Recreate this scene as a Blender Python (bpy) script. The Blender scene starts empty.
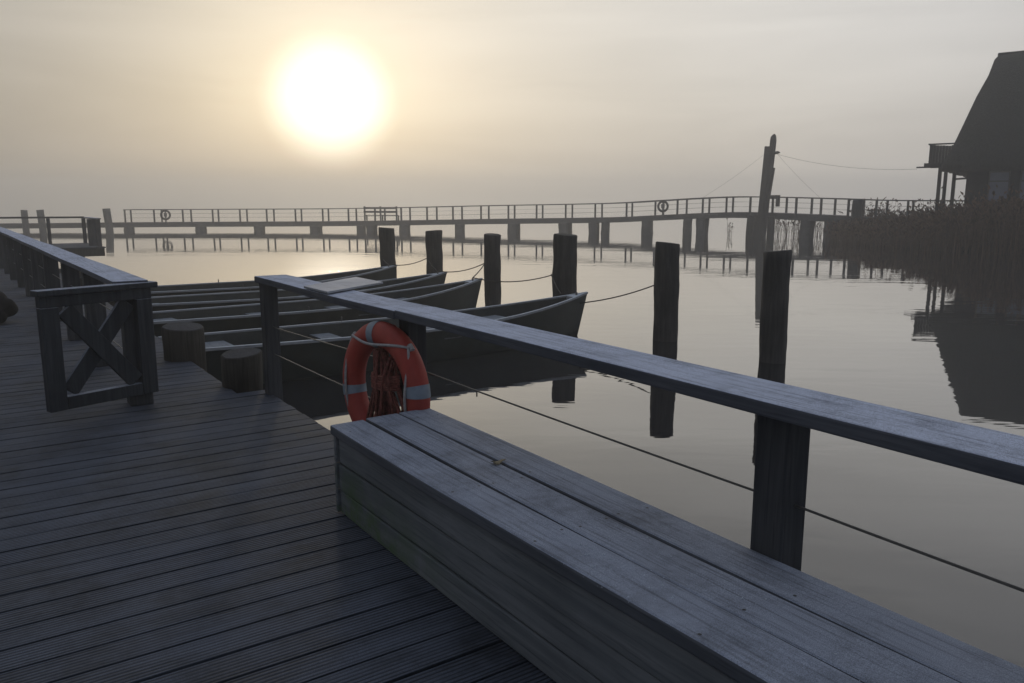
import bpy, bmesh, math, random
from mathutils import Vector, Matrix
R = math.radians
random.seed(7)
sc = bpy.context.scene
COL = sc.collection
WATER = -0.65
UX, UY_ = -0.5635, 0.8261            # boardwalk direction (away from the viewer)
VX, VY = 0.8261, 0.5635              # across the boardwalk (towards the water)
DECK_ROT = math.atan2(VY, VX)
def W(s, t, z=0.0): return Vector((UX*s + VX*t, UY_*s + VY*t, z))

# ------------------------------------------------------------------ mesh helper
class MB:
    def __init__(self): self.v = []; self.f = []; self.smooth = []; self.m2 = None
    def second(self, m): self.m2 = (len(self.f), m); return self
    def add(self, vs, fs, sm=False):
        o = len(self.v); self.v += [tuple(p) for p in vs]
        self.f += [tuple(i + o for i in f) for f in fs]; self.smooth += [sm]*len(fs)
        return self
    def box(self, x0, x1, y0, y1, z0, z1):
        v = [(x0,y0,z0),(x1,y0,z0),(x1,y1,z0),(x0,y1,z0),(x0,y0,z1),(x1,y0,z1),(x1,y1,z1),(x0,y1,z1)]
        return self.add(v, [(3,2,1,0),(4,5,6,7),(0,1,5,4),(1,2,6,5),(2,3,7,6),(3,0,4,7)])
    def bar(self, a, b, w, h, up=(0,0,1)):
        a = Vector(a); b = Vector(b); d = (b-a).normalized(); up = Vector(up)
        if abs(d.dot(up)) > .98: up = Vector((0,1,0))
        x = d.cross(up).normalized(); y = x.cross(d).normalized()
        v = []
        for p in (a, b):
            for sx, sy in ((-1,-1),(1,-1),(1,1),(-1,1)): v.append(p + x*(sx*w/2) + y*(sy*h/2))
        return self.add(v, [(3,2,1,0),(4,5,6,7),(0,1,5,4),(1,2,6,5),(2,3,7,6),(3,0,4,7)])
    def tube(self, pts, r, n=10, cap=True, closed=False):
        pts = [Vector(p) for p in pts]; m = len(pts)
        rs = r if isinstance(r, (list, tuple)) else [r]*m
        vs = []; prev = None
        for i, p in enumerate(pts):
            if closed: d = (pts[(i+1) % m] - pts[i-1]).normalized()
            else: d = (pts[min(i+1, m-1)] - pts[max(i-1, 0)]).normalized()
            if prev is None:
                up = Vector((0,0,1)) if abs(d.z) < .9 else Vector((1,0,0))
                x = d.cross(up).normalized()
            else: x = (prev - d*prev.dot(d)).normalized()
            prev = x; y = d.cross(x)
            for k in range(n):
                a = 2*math.pi*k/n; vs.append(p + (x*math.cos(a) + y*math.sin(a))*rs[i])
        fs = []
        for i in range(m if closed else m-1):
            j = (i+1) % m
            for k in range(n):
                k2 = (k+1) % n; fs.append((i*n+k, i*n+k2, j*n+k2, j*n+k))
        self.add(vs, fs, True)
        if cap and not closed:
            self.add([vs[k] for k in range(n)], [tuple(range(n-1, -1, -1))])
            self.add([vs[(m-1)*n+k] for k in range(n)], [tuple(range(n))])
        return self
    def log(self, x, y, z0, z1, r, n=20, rings=9, lean=(0,0), rough=.05, seed=0, taper=0.0, chamfer=True):
        rnd = random.Random(seed); ph = [rnd.uniform(0, 6.28) for _ in range(8)]
        vs = []; fs = []
        zs = [z0 + (z1-z0)*i/(rings-1) for i in range(rings)]
        if chamfer: zs.append(z1 + .012)
        for i, z in enumerate(zs):
            f = (z-z0)/(z1-z0)
            for k in range(n):
                a = 2*math.pi*k/n
                q = 1 + rough*(.6*math.sin(f*31+ph[6]+a*2)*math.sin(5*a+ph[7]) + .5*math.sin(2*a+ph[0]+f*1.1) + .35*math.sin(3*a+ph[1]+f*2.6) + .3*math.sin(7*a+ph[2]+f*1.9) + .35*math.sin(f*9+ph[3]+a) + .3*math.sin(f*17+ph[4]))
                rr = r*q*(1-taper*f)
                if i == len(zs)-1 and chamfer: rr *= .93
                vs.append((x + lean[0]*f + rr*math.cos(a), y + lean[1]*f + rr*math.sin(a), z + (.018*math.sin(a+ph[5]) if i >= rings-1 else 0)))
        m = len(zs)
        for i in range(m-1):
            for k in range(n):
                k2 = (k+1) % n; fs.append((i*n+k, i*n+k2, (i+1)*n+k2, (i+1)*n+k))
        self.add(vs, fs, True)
        self.add([vs[(m-1)*n+k] for k in range(n)], [tuple(range(n))])
        self.add([vs[k] for k in range(n)], [tuple(range(n-1,-1,-1))])
        return self
    def build(self, name, m, parent=None, bevel=0.0, loc=None, rotz=0.0):
        me = bpy.data.meshes.new(name); me.from_pydata(self.v, [], self.f)
        me.polygons.foreach_set('use_smooth', self.smooth)
        if self.m2 is not None: me.polygons.foreach_set('material_index', [1 if i >= self.m2[0] else 0 for i in range(len(self.f))])
        me.update()
        o = bpy.data.objects.new(name, me); COL.objects.link(o)
        if m: me.materials.append(m)
        if self.m2 is not None: me.materials.append(self.m2[1])
        if parent: o.parent = parent
        if loc is not None: o.location = loc
        o.rotation_euler.z = rotz
        if bevel:
            b = o.modifiers.new('Bevel', 'BEVEL'); b.width = bevel; b.segments = 2; b.limit_method = 'ANGLE'; b.angle_limit = R(40)
        return o

def tag(o, label=None, cat=None, group=None, kind=None):
    if label: o['label'] = label
    if cat: o['category'] = cat
    if group: o['group'] = group
    if kind: o['kind'] = kind
    return o
def thing(name, label, cat, loc=(0,0,0), rotz=0.0, group=None):
    o = bpy.data.objects.new(name, None); COL.objects.link(o); o.location = loc; o.rotation_euler.z = rotz
    o.empty_display_size = .2
    return tag(o, label, cat, group)
def dup(root, loc, rotz, label, kids=True):
    r = root.copy(); COL.objects.link(r); r.location = loc; r.rotation_euler.z = rotz; r['label'] = label
    if kids:
        for ch in list(root.children):
            c = ch.copy(); COL.objects.link(c); c.parent = r
            for g in list(ch.children):
                d = g.copy(); COL.objects.link(d); d.parent = c
    return r

# ------------------------------------------------------------------ materials
class NT:
    def __init__(self, name):
        self.m = bpy.data.materials.new(name); self.m.use_nodes = True
        self.t = self.m.node_tree; self.t.nodes.clear()
    def n(self, typ, **kw):
        nd = self.t.nodes.new(typ)
        for k, v in kw.items():
            if k.startswith('i_'):
                key = k[2:]; key = int(key) if key.isdigit() else key.replace('_', ' ')
                nd.inputs[key].default_value = v
            else: setattr(nd, k, v)
        return nd
    def l(self, a, b): self.t.links.new(a, b)
    def mix(self, fac, a, b, blend='MIX'):
        nd = self.n('ShaderNodeMix', data_type='RGBA', blend_type=blend)
        for s, v in ((0, fac), (6, a), (7, b)):
            if hasattr(v, 'links') or hasattr(v, 'is_linked'): self.l(v, nd.inputs[s])
            elif s == 0: nd.inputs[0].default_value = v
            else: nd.inputs[s].default_value = (*v, 1)
        return nd.outputs[2]
    def math(self, op, a, b=None, c=None, clamp=False):
        nd = self.n('ShaderNodeMath', operation=op, use_clamp=clamp)
        for i, v in enumerate((a, b, c)):
            if v is None: continue
            if hasattr(v, 'is_linked'): self.l(v, nd.inputs[i])
            else: nd.inputs[i].default_value = v
        return nd.outputs[0]
    def ramp(self, x, a, b):
        nd = self.n('ShaderNodeMapRange', interpolation_type='SMOOTHSTEP'); self.l(x, nd.inputs[0])
        nd.inputs[1].default_value = a; nd.inputs[2].default_value = b
        return nd.outputs[0]
    def noise(self, vec, scale, detail=4, rough=.6, dist=0.0):
        nd = self.n('ShaderNodeTexNoise'); nd.inputs['Scale'].default_value = scale; nd.inputs['Detail'].default_value = detail
        nd.inputs['Roughness'].default_value = rough; nd.inputs['Distortion'].default_value = dist
        self.l(vec, nd.inputs['Vector']); return nd.outputs['Fac']
    def mapping(self, scale=(1,1,1), coord='Object', loc=(0,0,0)):
        tc = self.n('ShaderNodeTexCoord'); mp = self.n('ShaderNodeMapping'); self.l(tc.outputs[coord], mp.inputs[0])
        mp.inputs['Scale'].default_value = scale; mp.inputs['Location'].default_value = loc; return mp.outputs[0]
    def out(self, base, rough=.8, bump=None, bs=.3, bd=.01, spec=.5, extra=None):
        p = self.n('ShaderNodeBsdfPrincipled')
        if hasattr(base, 'is_linked'): self.l(base, p.inputs['Base Color'])
        else: p.inputs['Base Color'].default_value = (*base, 1)
        if hasattr(rough, 'is_linked'): self.l(rough, p.inputs['Roughness'])
        else: p.inputs['Roughness'].default_value = rough
        p.inputs['Specular IOR Level'].default_value = spec
        if bump is not None:
            b = self.n('ShaderNodeBump'); b.inputs['Strength'].default_value = bs; b.inputs['Distance'].default_value = bd
            self.l(bump, b.inputs['Height']); self.l(b.outputs[0], p.inputs['Normal'])
        o = self.n('ShaderNodeOutputMaterial'); self.l(p.outputs[0], o.inputs['Surface'])
        self.p = p
        return self.m

def wood(name, c1, c2, axis=1, frost=0.0, frost_col=(.34,.38,.50), rough=.8, moss=None, ribs=False, stain=0.0, spec=.35, fs=9, bs=.45, knots=False):
    t = NT(name)
    sv = [22, 22, 22]; sv[axis] = 1.3
    g = t.noise(t.mapping(tuple(sv)), 1.0, 6, .65, .6)
    sv2 = [90, 90, 90]; sv2[axis] = 2.5
    gf = t.noise(t.mapping(tuple(sv2)), 1.0, 3, .7)
    big = t.noise(t.mapping((1,1,1)), 1.6, 4, .6)
    geo = t.n('ShaderNodeNewGeometry')
    ri = geo.outputs['Random Per Island']
    col = t.mix(t.ramp(g, .3, .7), c1, c2)
    dark = tuple(x*.45 for x in c1)
    col = t.mix(t.math('MULTIPLY', t.ramp(gf, .52, .75), .7), col, dark)
    col = t.mix(t.math('MULTIPLY', t.ramp(big, .42, .72), .45), col, tuple(x*.6 for x in c1))
    v = t.math('ADD', t.math('MULTIPLY', ri, .5), .75)
    vv = t.n('ShaderNodeCombineColor'); [t.l(v, vv.inputs[i]) for i in range(3)]
    col = t.mix(1.0, col, vv.outputs[0], 'MULTIPLY')
    if moss:
        mpos = t.n('ShaderNodeTexCoord').outputs['Object']
        sx = t.n('ShaderNodeSeparateXYZ'); t.l(mpos, sx.inputs[0])
        mz = t.math('SUBTRACT', 1.0, t.ramp(sx.outputs[2], .0, .34))
        my = t.ramp(sx.outputs[1], moss[0], moss[1])
        mn = t.ramp(t.noise(t.mapping((1,1,1)), 7, 5, .7), .3, .65)
        col = t.mix(t.math('MULTIPLY', t.math('MULTIPLY', mz, my), mn), col, (.07,.12,.035))
    if stain:
        sn = t.ramp(t.noise(t.mapping((1,1,.3)), 1.5, 7, .72, .9), .46, .64)
        col = t.mix(t.math('MULTIPLY', sn, stain), col, tuple(x*.35 for x in c1))
    if frost:
        nz = t.n('ShaderNodeSeparateXYZ'); t.l(geo.outputs['Normal'], nz.inputs[0])
        up = t.ramp(nz.outputs[2], .35, .9)
        fn = t.noise(t.mapping((1,1,1)), fs, 8, .75)
        fn2 = t.noise(t.mapping((1,1,1)), 420, 2, .6)
        ff = t.math('MULTIPLY', t.ramp(fn, .10 if name != 'ribbed_deck_timber' else .30, .60), t.math('ADD', t.math('MULTIPLY', t.ramp(fn2, .35, .65), .6), .4))
        ff = t.math('MULTIPLY', t.math('MULTIPLY', ff, t.math('SUBTRACT', 1.15, t.math('MULTIPLY', t.ramp(gf,.45,.7), .55))), up)
        ff = t.math('MULTIPLY', ff, frost, clamp=True)
        col = t.mix(ff, col, frost_col)
    h = t.math('ADD', t.math('MULTIPLY', g, .6), t.math('MULTIPLY', gf, .6))
    rr = t.math('ADD', t.math('MULTIPLY', big, .35), rough-.2)
    if ribs:
        sx = t.n('ShaderNodeSeparateXYZ'); t.l(t.n('ShaderNodeTexCoord').outputs['Object'], sx.inputs[0])
        w = t.math('SINE', t.math('MULTIPLY', sx.outputs[1], 2*math.pi/.019))
        groove = t.ramp(w, .1, -.7)
        wear = t.ramp(t.noise(t.mapping((.6,3,1)), 1.7, 5, .65), .35, .7)
        col = t.mix(t.math('MULTIPLY', groove, t.math('SUBTRACT', .88, t.math('MULTIPLY', wear, .4))), col, tuple(x*.18 for x in c1))
        h = t.math('ADD', t.math('MULTIPLY', h, .35), t.math('MULTIPLY', t.math('MULTIPLY', w, .5), t.math('SUBTRACT', 1.1, wear)))
    return t.out(col, rr, h, bs, .004, spec)

def plain(name, c, rough=.7, var=.35, scale=6, spec=.4, bs=.2, bd=.01, c2=None):
    t = NT(name)
    n = t.noise(t.mapping(), scale, 5, .65)
    col = t.mix(t.ramp(n, .3, .7), tuple(x*(1-var) for x in c), c2 or tuple(min(1, x*(1+var)) for x in c))
    return t.out(col, rough, n, bs, bd, spec)

M = {}
M['deck'] = wood('ribbed_deck_timber', (.026,.030,.038), (.052,.058,.071), axis=0, ribs=True, stain=.7, frost=.6, frost_col=(.165,.188,.245), rough=.75, spec=.3, fs=1.6, bs=.8)
M['rail'] = wood('frosted_rail_timber', (.07,.075,.088), (.12,.125,.14), axis=1, frost=1.15, frost_col=(.56,.60,.71), rough=.9, spec=.2, fs=5)
M['bench'] = wood('bench_timber', (.065,.071,.082), (.11,.115,.128), axis=1, frost=.95, frost_col=(.36,.395,.475), rough=.8, spec=.2, fs=4, bs=.3)
M['benchfront'] = wood('bench_front_timber', (.125,.138,.147), (.21,.22,.228), axis=1, moss=(2.1,3.5), rough=.85, spec=.25, bs=.3)
M['post'] = wood('weathered_post_timber', (.045,.047,.050), (.085,.085,.088), axis=2, frost=.4, rough=.9, spec=.2)
M['gate'] = wood('gate_timber', (.028,.031,.035), (.055,.059,.064), axis=2, frost=.9, frost_col=(.42,.45,.52), rough=.9, spec=.2)
M['pile'] = wood('mooring_pile_timber', (.030,.028,.026), (.06,.055,.05), axis=2, rough=.9, spec=.25, bs=.9)
M['bollard'] = wood('bollard_timber', (.026,.023,.019), (.055,.049,.040), axis=2, frost=.12, rough=.9, spec=.2)
M['bridge'] = wood('footbridge_timber', (.085,.08,.074), (.14,.132,.122), axis=0, rough=.9, spec=.2)  # timber colour paled to stand in for thicker mist over the far bridge
M['hull'] = plain('boat_hull_paint', (.015,.020,.018), .5, .3, 3, .4, .15)
M['inside'] = plain('boat_inner_paint', (.022,.026,.024), .75, .3, 5)
M['gunwale'] = wood('frosted_gunwale_timber', (.24,.25,.26), (.34,.35,.36), axis=0, frost=1.0, frost_col=(.62,.66,.70), rough=.8)
M['thwart'] = wood('boat_thwart_timber', (.08,.09,.09), (.14,.15,.15), axis=1, frost=.7, frost_col=(.30,.33,.38), rough=.8)
M['ring'] = plain('lifebuoy_orange_skin', (.32,.038,.024), .6, .18, 5, .4, .05)
M['tape'] = plain('reflective_tape', (.19,.225,.265), .5, .15, 12, .5, .03)
M['cream'] = plain('cream_rope', (.34,.32,.31), .9, .2, 60, .2, .4, .003)
M['redrope'] = plain('reddish_brown_rope', (.19,.065,.05), .9, .45, 40, .2, .5, .004)
M['line'] = plain('dark_mooring_rope', (.05,.045,.04), .9, .3, 60, .2, .3, .003)
M['wire'] = plain('steel_wire', (.09,.085,.075), .5, .2, 20, .5, .05)
M['thatch'] = None
M['plate'] = wood('frosted_plate', (.28,.29,.31), (.36,.37,.39), axis=1, frost=.8, frost_col=(.48,.50,.56), rough=.7)
M['wall'] = plain('dark_timber_wall', (.022,.02,.019), .9, .3, 3)
M['glass'] = plain('window_pane', (.17,.18,.22), .2, .1, 2, .8, .0)  # pale base colour stands in for sky light in the glass
M['leaf'] = plain('dry_leaf', (.22,.18,.11), .8, .3, 60)
M['ice'] = plain('frost_crumbs', (.42,.46,.52), .5, .1, 60)
M['screw'] = plain('screw_head', (.02,.02,.022), .5, .1, 60)
M['mud'] = plain('bank_mud', (.05,.042,.03), .95, .3, .8)
M['bundle'] = plain('dark_bundle_cloth', (.010,.009,.009), .9, .4, 9, .2, .6, .02)

t = NT('reed_thatch')
n1 = t.noise(t.mapping((14,14,1.2)), 1, 6, .7); n2 = t.noise(t.mapping(), .7, 4, .6)
c = t.mix(t.ramp(n1,.3,.7), (.018,.019,.015), (.040,.040,.033)); c = t.mix(t.math('MULTIPLY', t.ramp(n2,.45,.7), .5), c, (.022,.028,.016))
M['thatch'] = t.out(c, .95, n1, .8, .06, .1)

t = NT('reed_stalks')
ri = t.n('ShaderNodeNewGeometry').outputs['Random Per Island']
c = t.mix(ri, (.08,.05,.032), (.21,.13,.082)); 
M['reed'] = t.out(c, .9, None, spec=.1)

# water
t = NT('lake_water')
m1 = t.noise(t.mapping((.5,1.15,1)), 1.5, 3, .5, .3)
m2 = t.noise(t.mapping((.10,.5,1)), 1.0, 3, .55, .2)
pz = t.ramp(t.noise(t.mapping((1,1,1)), .035, 3, .5), .38, .66)
h = t.math('ADD', t.math('MULTIPLY', m1, .45), t.math('MULTIPLY', m2, t.math('ADD', t.math('MULTIPLY', pz, 1.2), .35)))
bp = t.n('ShaderNodeBump'); bp.inputs['Strength'].default_value = .14; bp.inputs['Distance'].default_value = .05; t.l(h, bp.inputs['Height'])
fz = t.n('ShaderNodeFresnel'); fz.inputs['IOR'].default_value = 1.40; t.l(bp.outputs[0], fz.inputs['Normal'])
fac = t.math('SUBTRACT', 1.0, t.math('POWER', t.math('SUBTRACT', 1.0, fz.outputs[0]), 1.85))
dfs = t.n('ShaderNodeBsdfDiffuse'); dfs.inputs['Color'].default_value = (.018,.018,.020,1)
gls = t.n('ShaderNodeBsdfGlossy'); gls.inputs['Color'].default_value = (.97,.97,.97,1); gls.inputs['Roughness'].default_value = .02; t.l(bp.outputs[0], gls.inputs['Normal'])
mxs = t.n('ShaderNodeMixShader'); t.l(fac, mxs.inputs[0]); t.l(dfs.outputs[0], mxs.inputs[1]); t.l(gls.outputs[0], mxs.inputs[2])
ot = t.n('ShaderNodeOutputMaterial'); t.l(mxs.outputs[0], ot.inputs['Surface']); M['water'] = t.m

# ------------------------------------------------------------------ setting: water, bank, boardwalk
b = MB(); S = 330
b.add([(-S,-S,WATER),(S,-S,WATER),(S,S,WATER),(-S,S,WATER)], [(0,1,2,3)])
tag(b.build('water', M['water']), 'still grey lake water mirroring the misty sky', None, None, 'structure')

shore = [(60,20),(40,25.5),(29,29.5),(22.2,34.5),(19.6,38),(19.0,43),(20.2,48),(24,54),(34,60),(60,66)]
b = MB(); n = len(shore); vs = []; rndb = random.Random(3)
cx, cy = 46, 43
sm = []
for i in range(n):
    for k in range(6):
        f = k/6; a = shore[i]; c_ = shore[(i+1) % n]
        if i == n-1: 
            break
        sm.append((a[0]+(c_[0]-a[0])*f + rndb.uniform(-.3,.3), a[1]+(c_[1]-a[1])*f + rndb.uniform(-.3,.3)))
sm.append(shore[-1])
rings = [(0,-1.2),(.04,-.55),(.12,-.3),(.3,-.12),(1,.0)]
for f, z in rings:
    for x, y in sm: vs.append((x+(cx-x)*f, y+(cy-y)*f, z + rndb.uniform(-.04,.04)))
mlen = len(sm); fs = []
for r_ in range(len(rings)-1):
    for i in range(mlen):
        j = (i+1) % mlen; fs.append((r_*mlen+i, r_*mlen+j, (r_+1)*mlen+j, (r_+1)*mlen+i))
b.add(vs, fs, True); tag(b.build('bank', M['mud']), 'low muddy bank under the reeds', None, None, 'structure')

# boardwalk: planks run across (local x), boardwalk runs along local y
def rail_t(s): return .935 - .0235*(s-6.45)
b = MB(); s = -2.6; pitch = .152
rd = random.Random(11)
while s < 35.9:
    mid = s + pitch/2
    if mid < 6.36: e = 1.872
    elif mid < 20: e = 1.65
    elif mid < 32.1: e = rail_t(mid) + .16
    else: e = 3.98 - .045*(mid-32.1)
    zj = rd.uniform(-.0016, .0016); ej = rd.uniform(-.003, .003)
    left = -1.35 if mid < 31.8 else -6
    b.box(left, e+ej, s, s+pitch-.012, -.042+zj, zj)
    s += pitch
deck = b.build('boardwalk', M['deck'], None, .003, (0,0,0), DECK_ROT)
tag(deck, 'dark ribbed timber boardwalk with damp patches', None, None, 'structure')
b = MB()
b.box(1.80,1.855,-2.6,6.34,-.30,-.046); b.box(1.57,1.635,6.37,19.95,-.30,-.046); b.box(-1.3,-1.22,-2.6,32,-.3,-.046)
b.box(.2,.27,-2.6,32,-.26,-.046); b.box(-6,3.94,32.1,32.18,-.33,-.046); b.box(3.78,3.86,32.2,35.6,-.33,-.046); b.box(-6,3.4,35.7,35.8,-.33,-.046)
b.build('joist', M['pile'], deck)
for k, (t_, s_) in enumerate([(1.72,.6),(1.72,3.0),(1.72,5.4),(-1.1,.6),(-1.1,4),(-1.1,8),(-1.1,12),(-1.1,17),(-1.1,22),(-1.1,27),(1.5,10.5),(1.5,13),(.3,22),(.2,26),(.1,30),(3.2,32.6),(3.1,35.3),(-2,32.6),(-2,35.3)]):
    MB().log(t_, s_, -1.6, -.31, .13, 14, 5, seed=40+k).build('support_pile', M['pile'], deck)

# ------------------------------------------------------------------ right railing (over the water edge)
rl = thing('railing', 'wide frosted board railing beside the long bench, with wires below', 'railing', (0,0,0), DECK_ROT)
def rail_board(y0, y1, x0, x1, z0, z1, zc0=0, zc1=0, seed=0, skew=0.0):
    mb = MB(); N = 14; r_ = random.Random(seed); vs = []
    for i in range(N+1):
        f = i/N; y = y0 + (y1-y0)*f; dz = zc0 + (zc1-zc0)*f + .004*math.sin(f*7+seed); dx = .004*math.sin(f*9+seed*2) + skew*(1-f)
        vs += [(x0+dx,y,z0+dz),(x1+dx,y,z0+dz),(x1+dx,y,z1+dz),(x0+dx,y,z1+dz)]
    fs = [(0,1,2,3),(N*4+3,N*4+2,N*4+1,N*4)]
    for i in range(N):
        a = i*4; c = a+4
        for k in range(4): fs.append((a+k, c+k, c+(k+1)%4, a+(k+1)%4))
    return mb.add(vs, fs)
rail_board(-2.2, 3.738, 1.802, 2.045, .902, .948, 0, .004, 1, .048).build('top_board', M['rail'], rl, .007)
rail_board(3.742, 6.245, 1.80, 2.055, .90, .948, 0, .0, 2).build('top_board', M['rail'], rl, .007)
for s_, t_ in ((6.20,1.84),(3.82,1.89),(1.43,1.912),(-1.0,1.93)):
    MB().box(t_, t_+.112, s_-.057, s_+.057, -.62, .898).build('post', M['post'], rl, .006)
def sag(a, b_, d, n=10):
    a = Vector(a); b_ = Vector(b_)
    return [a + (b_-a)*(i/n) - Vector((0,0,d*4*(i/n)*(1-i/n))) for i in range(n+1)]
for z0_, z1_, z2_, z3_ in ((.545,.615,.61,.61),(.33,.33,.33,.33)):
    p = sag((1.90,6.20,z0_),(1.945,3.82,z1_),.005)[:-1] + sag((1.945,3.82,z1_),(1.968,1.43,z2_),.004)[:-1] + sag((1.968,1.43,z2_),(1.985,-1.0,z3_),.01)
    MB().tube(p, .0042, 6).build('wire_rope', M['wire'], rl)

# ------------------------------------------------------------------ left railing along the boardwalk
rl2 = thing('railing', 'long railing of close posts running away along the boardwalk behind the cross braced gate', 'railing', (0,0,0), DECK_ROT)
mb = MB(); N = 16; vs = []
s0, s1 = 6.36, 32.0
for i in range(N+1):
    s_ = s0 + (s1-s0)*i/N; c = rail_t(s_); dz = .003*math.sin(i*2.1)
    vs += [(c-.125,s_,.905+dz),(c+.115,s_,.905+dz),(c+.115,s_,.95+dz),(c-.125,s_,.95+dz)]
fs = [(0,1,2,3),(N*4+3,N*4+2,N*4+1,N*4)]
for i in range(N):
    a = i*4; c = a+4
    for k in range(4): fs.append((a+k, c+k, c+(k+1)%4, a+(k+1)%4))
mb.add(vs, fs).build('top_board', M['rail'], rl2, .006)
k = 0; s_ = 6.45
while s_ < 32:
    c = rail_t(s_); rp = random.Random(k)
    dx = rp.uniform(-.012,.012)
    MB().box(c-.08+dx, c+.085+dx, s_-.08, s_+.08, -.45 if s_ > 20 else .001, .903).build('post', M['post'], rl2, .008)
    s_ += 1.78; k += 1
for z in (.35,.62):
    MB().tube([(rail_t(6.45)+.0,6.45,z),(rail_t(32)+.0,32,z)], .005, 6).build('wire_rope', M['wire'], rl2)

# platform railing in the distance
rl3 = thing('railing', 'thin brown railing round the far platform, where the boardwalk turns', 'railing', (0,0,0), DECK_ROT)
MB().box(3.70,3.92,32.2,35.6,.985,1.03).build('top_board', M['rail'], rl3, .005)
MB().bar((3.75,35.65,1.02),(-5.9,36.6,1.02),.12,.07).build('top_board', M['bridge'], rl3)
for (x, y, w) in ((3.82,32.3,.14),(3.74,33.35,.30),(3.70,35.55,.13),(2.5,35.75,.12),(-.35,36.03,.12),(-.75,36.07,.12),(-3.4,36.35,.12)):
    MB().box(x-w/2,x+w/2,y-w/2,y+w/2,-.3,.982).build('post', M['post'], rl3)

# ------------------------------------------------------------------ gate
H = Vector((-2.725,5.868,0)); E_ = Vector((-3.185,5.235,0))
d = (E_-H); L = d.length; ang = math.atan2(d.y, d.x)
gt = thing('gate', 'cross braced timber gate standing open with frost on its top rail', 'gate', H, ang)
MB().box(-.045,L+.02,-.055,.055,.895,.935).build('top_rail', M['gate'], gt, .006)
MB().box(0,L,-.032,.032,.815,.893).build('upper_bar', M['gate'], gt, .005)
MB().box(0,.118,-.034,.034,.095,.813).build('stile', M['gate'], gt, .005)
MB().box(L-.118,L,-.034,.034,.095,.813).build('stile', M['gate'], gt, .005)
MB().box(.12,L-.12,-.032,.032,.095,.185).build('bottom_rail', M['gate'], gt, .005)
x0, x1, z0, z1 = .12, L-.12, .188, .812
MB().bar((x0+.04,.010,z0+.02),(x1-.04,.010,z1-.02),.118,.034,(0,1,0)).build('cross_brace', M['gate'], gt, .004)
MB().bar((x0+.04,-.028,z1-.02),(x1-.04,-.028,z0+.02),.118,.034,(0,1,0)).build('cross_brace', M['gate'], gt, .004)
for z in (.25,.75): MB().box(-.03,.16,-.046,-.036,z-.02,z+.02).build('hinge', M['wire'], gt)

# ------------------------------------------------------------------ box bench
bn = thing('bench', 'long weathered box bench with three top planks beside the near railing', 'bench', W(3.54,1.6)-Matrix.Rotation(DECK_ROT+R(.4),3,'Z')@Vector((1.6,3.54,0)), DECK_ROT+R(.4))
bx = [(1.345,1.523),(1.531,1.709),(1.717,1.897)]
rs = random.Random(2)
for k, (a, c) in enumerate(bx):
    pk = rail_board(-1.2, 3.548+(.004 if k==1 else 0), a, c, .402+.001*k, .45, .0, .0, 5+k).second(M['screw'])
    for y in (3.40,2.42,1.90,1.22,.62,.1):
        for q in (.03,.147):
            if rs.random() < .3: continue
            cx_, cy_ = a+q+rs.uniform(-.008,.008), y+rs.uniform(-.02,.02)
            pk.add([(cx_+.0055*math.cos(i*.7854), cy_+.0055*math.sin(i*.7854), .4506+.004*math.sin((cy_+1.2)/4.748*7+5+k)) for i in range(8)], [tuple(range(8))])
    pk.build('seat_plank', M['bench'], bn, .009)
for k, (a, c) in enumerate(((.262,.392),(.128,.256),(.008,.122))):
    rail_board(-1.2, 3.515, 1.372+.002*k, 1.402, a, c, 0, 0, 9+k).build('front_board', M['benchfront'], bn, .005)
for k, (a, c) in enumerate(((.262,.392),(.128,.256),(.008,.122))):
    MB().box(1.36,1.86,3.518,3.542,a,c).build('end_board', M['benchfront'], bn, .004)
MB().box(1.845,1.868,-1.2,3.51,.02,.395).build('back_board', M['benchfront'], bn, .004)
for y in (3.44,2.4,1.2,.1,-1.0): MB().box(1.408,1.84,y-.03,y+.03,.01,.399).build('cross_bearer', M['pile'], bn)

# leaf and ice crumbs on the bench
lf = MB(); pts = []
for i in range(10):
    a = i/10*2*math.pi; r_ = .019*(1+.35*math.cos(3*a)); pts.append((r_*1.5*math.cos(a), r_*math.sin(a), .007+.006*math.cos(2*a)))
pts2 = [(x*.96, y*.96, z-.002) for x, y, z in pts]
lf.add(pts+[(0,0,.003)]+pts2+[(0,0,.001)], [(i,(i+1)%10,10) for i in range(10)] + [(11+(i+1)%10,11+i,21) for i in range(10)] + [(i,11+i,11+(i+1)%10,(i+1)%10) for i in range(10)], True)
lf.tube([(.02,0,.006),(.035,.006,.004),(.05,.016,.004)], .0012, 5)
tag(lf.build('leaf', M['leaf'], None, 0, W(2.60,1.70,.4512), .5), 'small pale dry leaf lying on the top of the bench', 'leaf')
ic = MB(); ri_ = random.Random(5)
for k in range(420):
    if k < 260: cs, ct, sp = 1.66, 1.44, .17
    else: cs, ct, sp = 1.45, 1.60, .35
    s_ = cs + ri_.gauss(0, sp); t_ = ct + ri_.gauss(0, .055)
    if not 1.345 < t_ < 1.875 or 1.508 < t_ < 1.524 or 1.693 < t_ < 1.709: continue
    r_ = ri_.uniform(.0008,.0022) if k % 14 else ri_.uniform(.003,.0045)
    vv_ = []
    for dx, dy, dz in ((1,0,.3),(0,1,.2),(-1,0,.35),(0,-1,.3),(0,0,1),(0,0,-.3)):
        vv_.append((t_+dx*r_*ri_.uniform(.7,1.2), s_+dy*r_*ri_.uniform(.7,1.3), .4505+dz*r_))
    ic.add(vv_, [(0,1,4),(1,2,4),(2,3,4),(3,0,4),(1,0,5),(2,1,5),(3,2,5),(0,3,5)])
tag(ic.build('frost_crumbs', M['ice'], None, 0, (0,0,0), DECK_ROT), 'scattered frost grains on the bench planks', 'frost', None, 'stuff')

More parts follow.
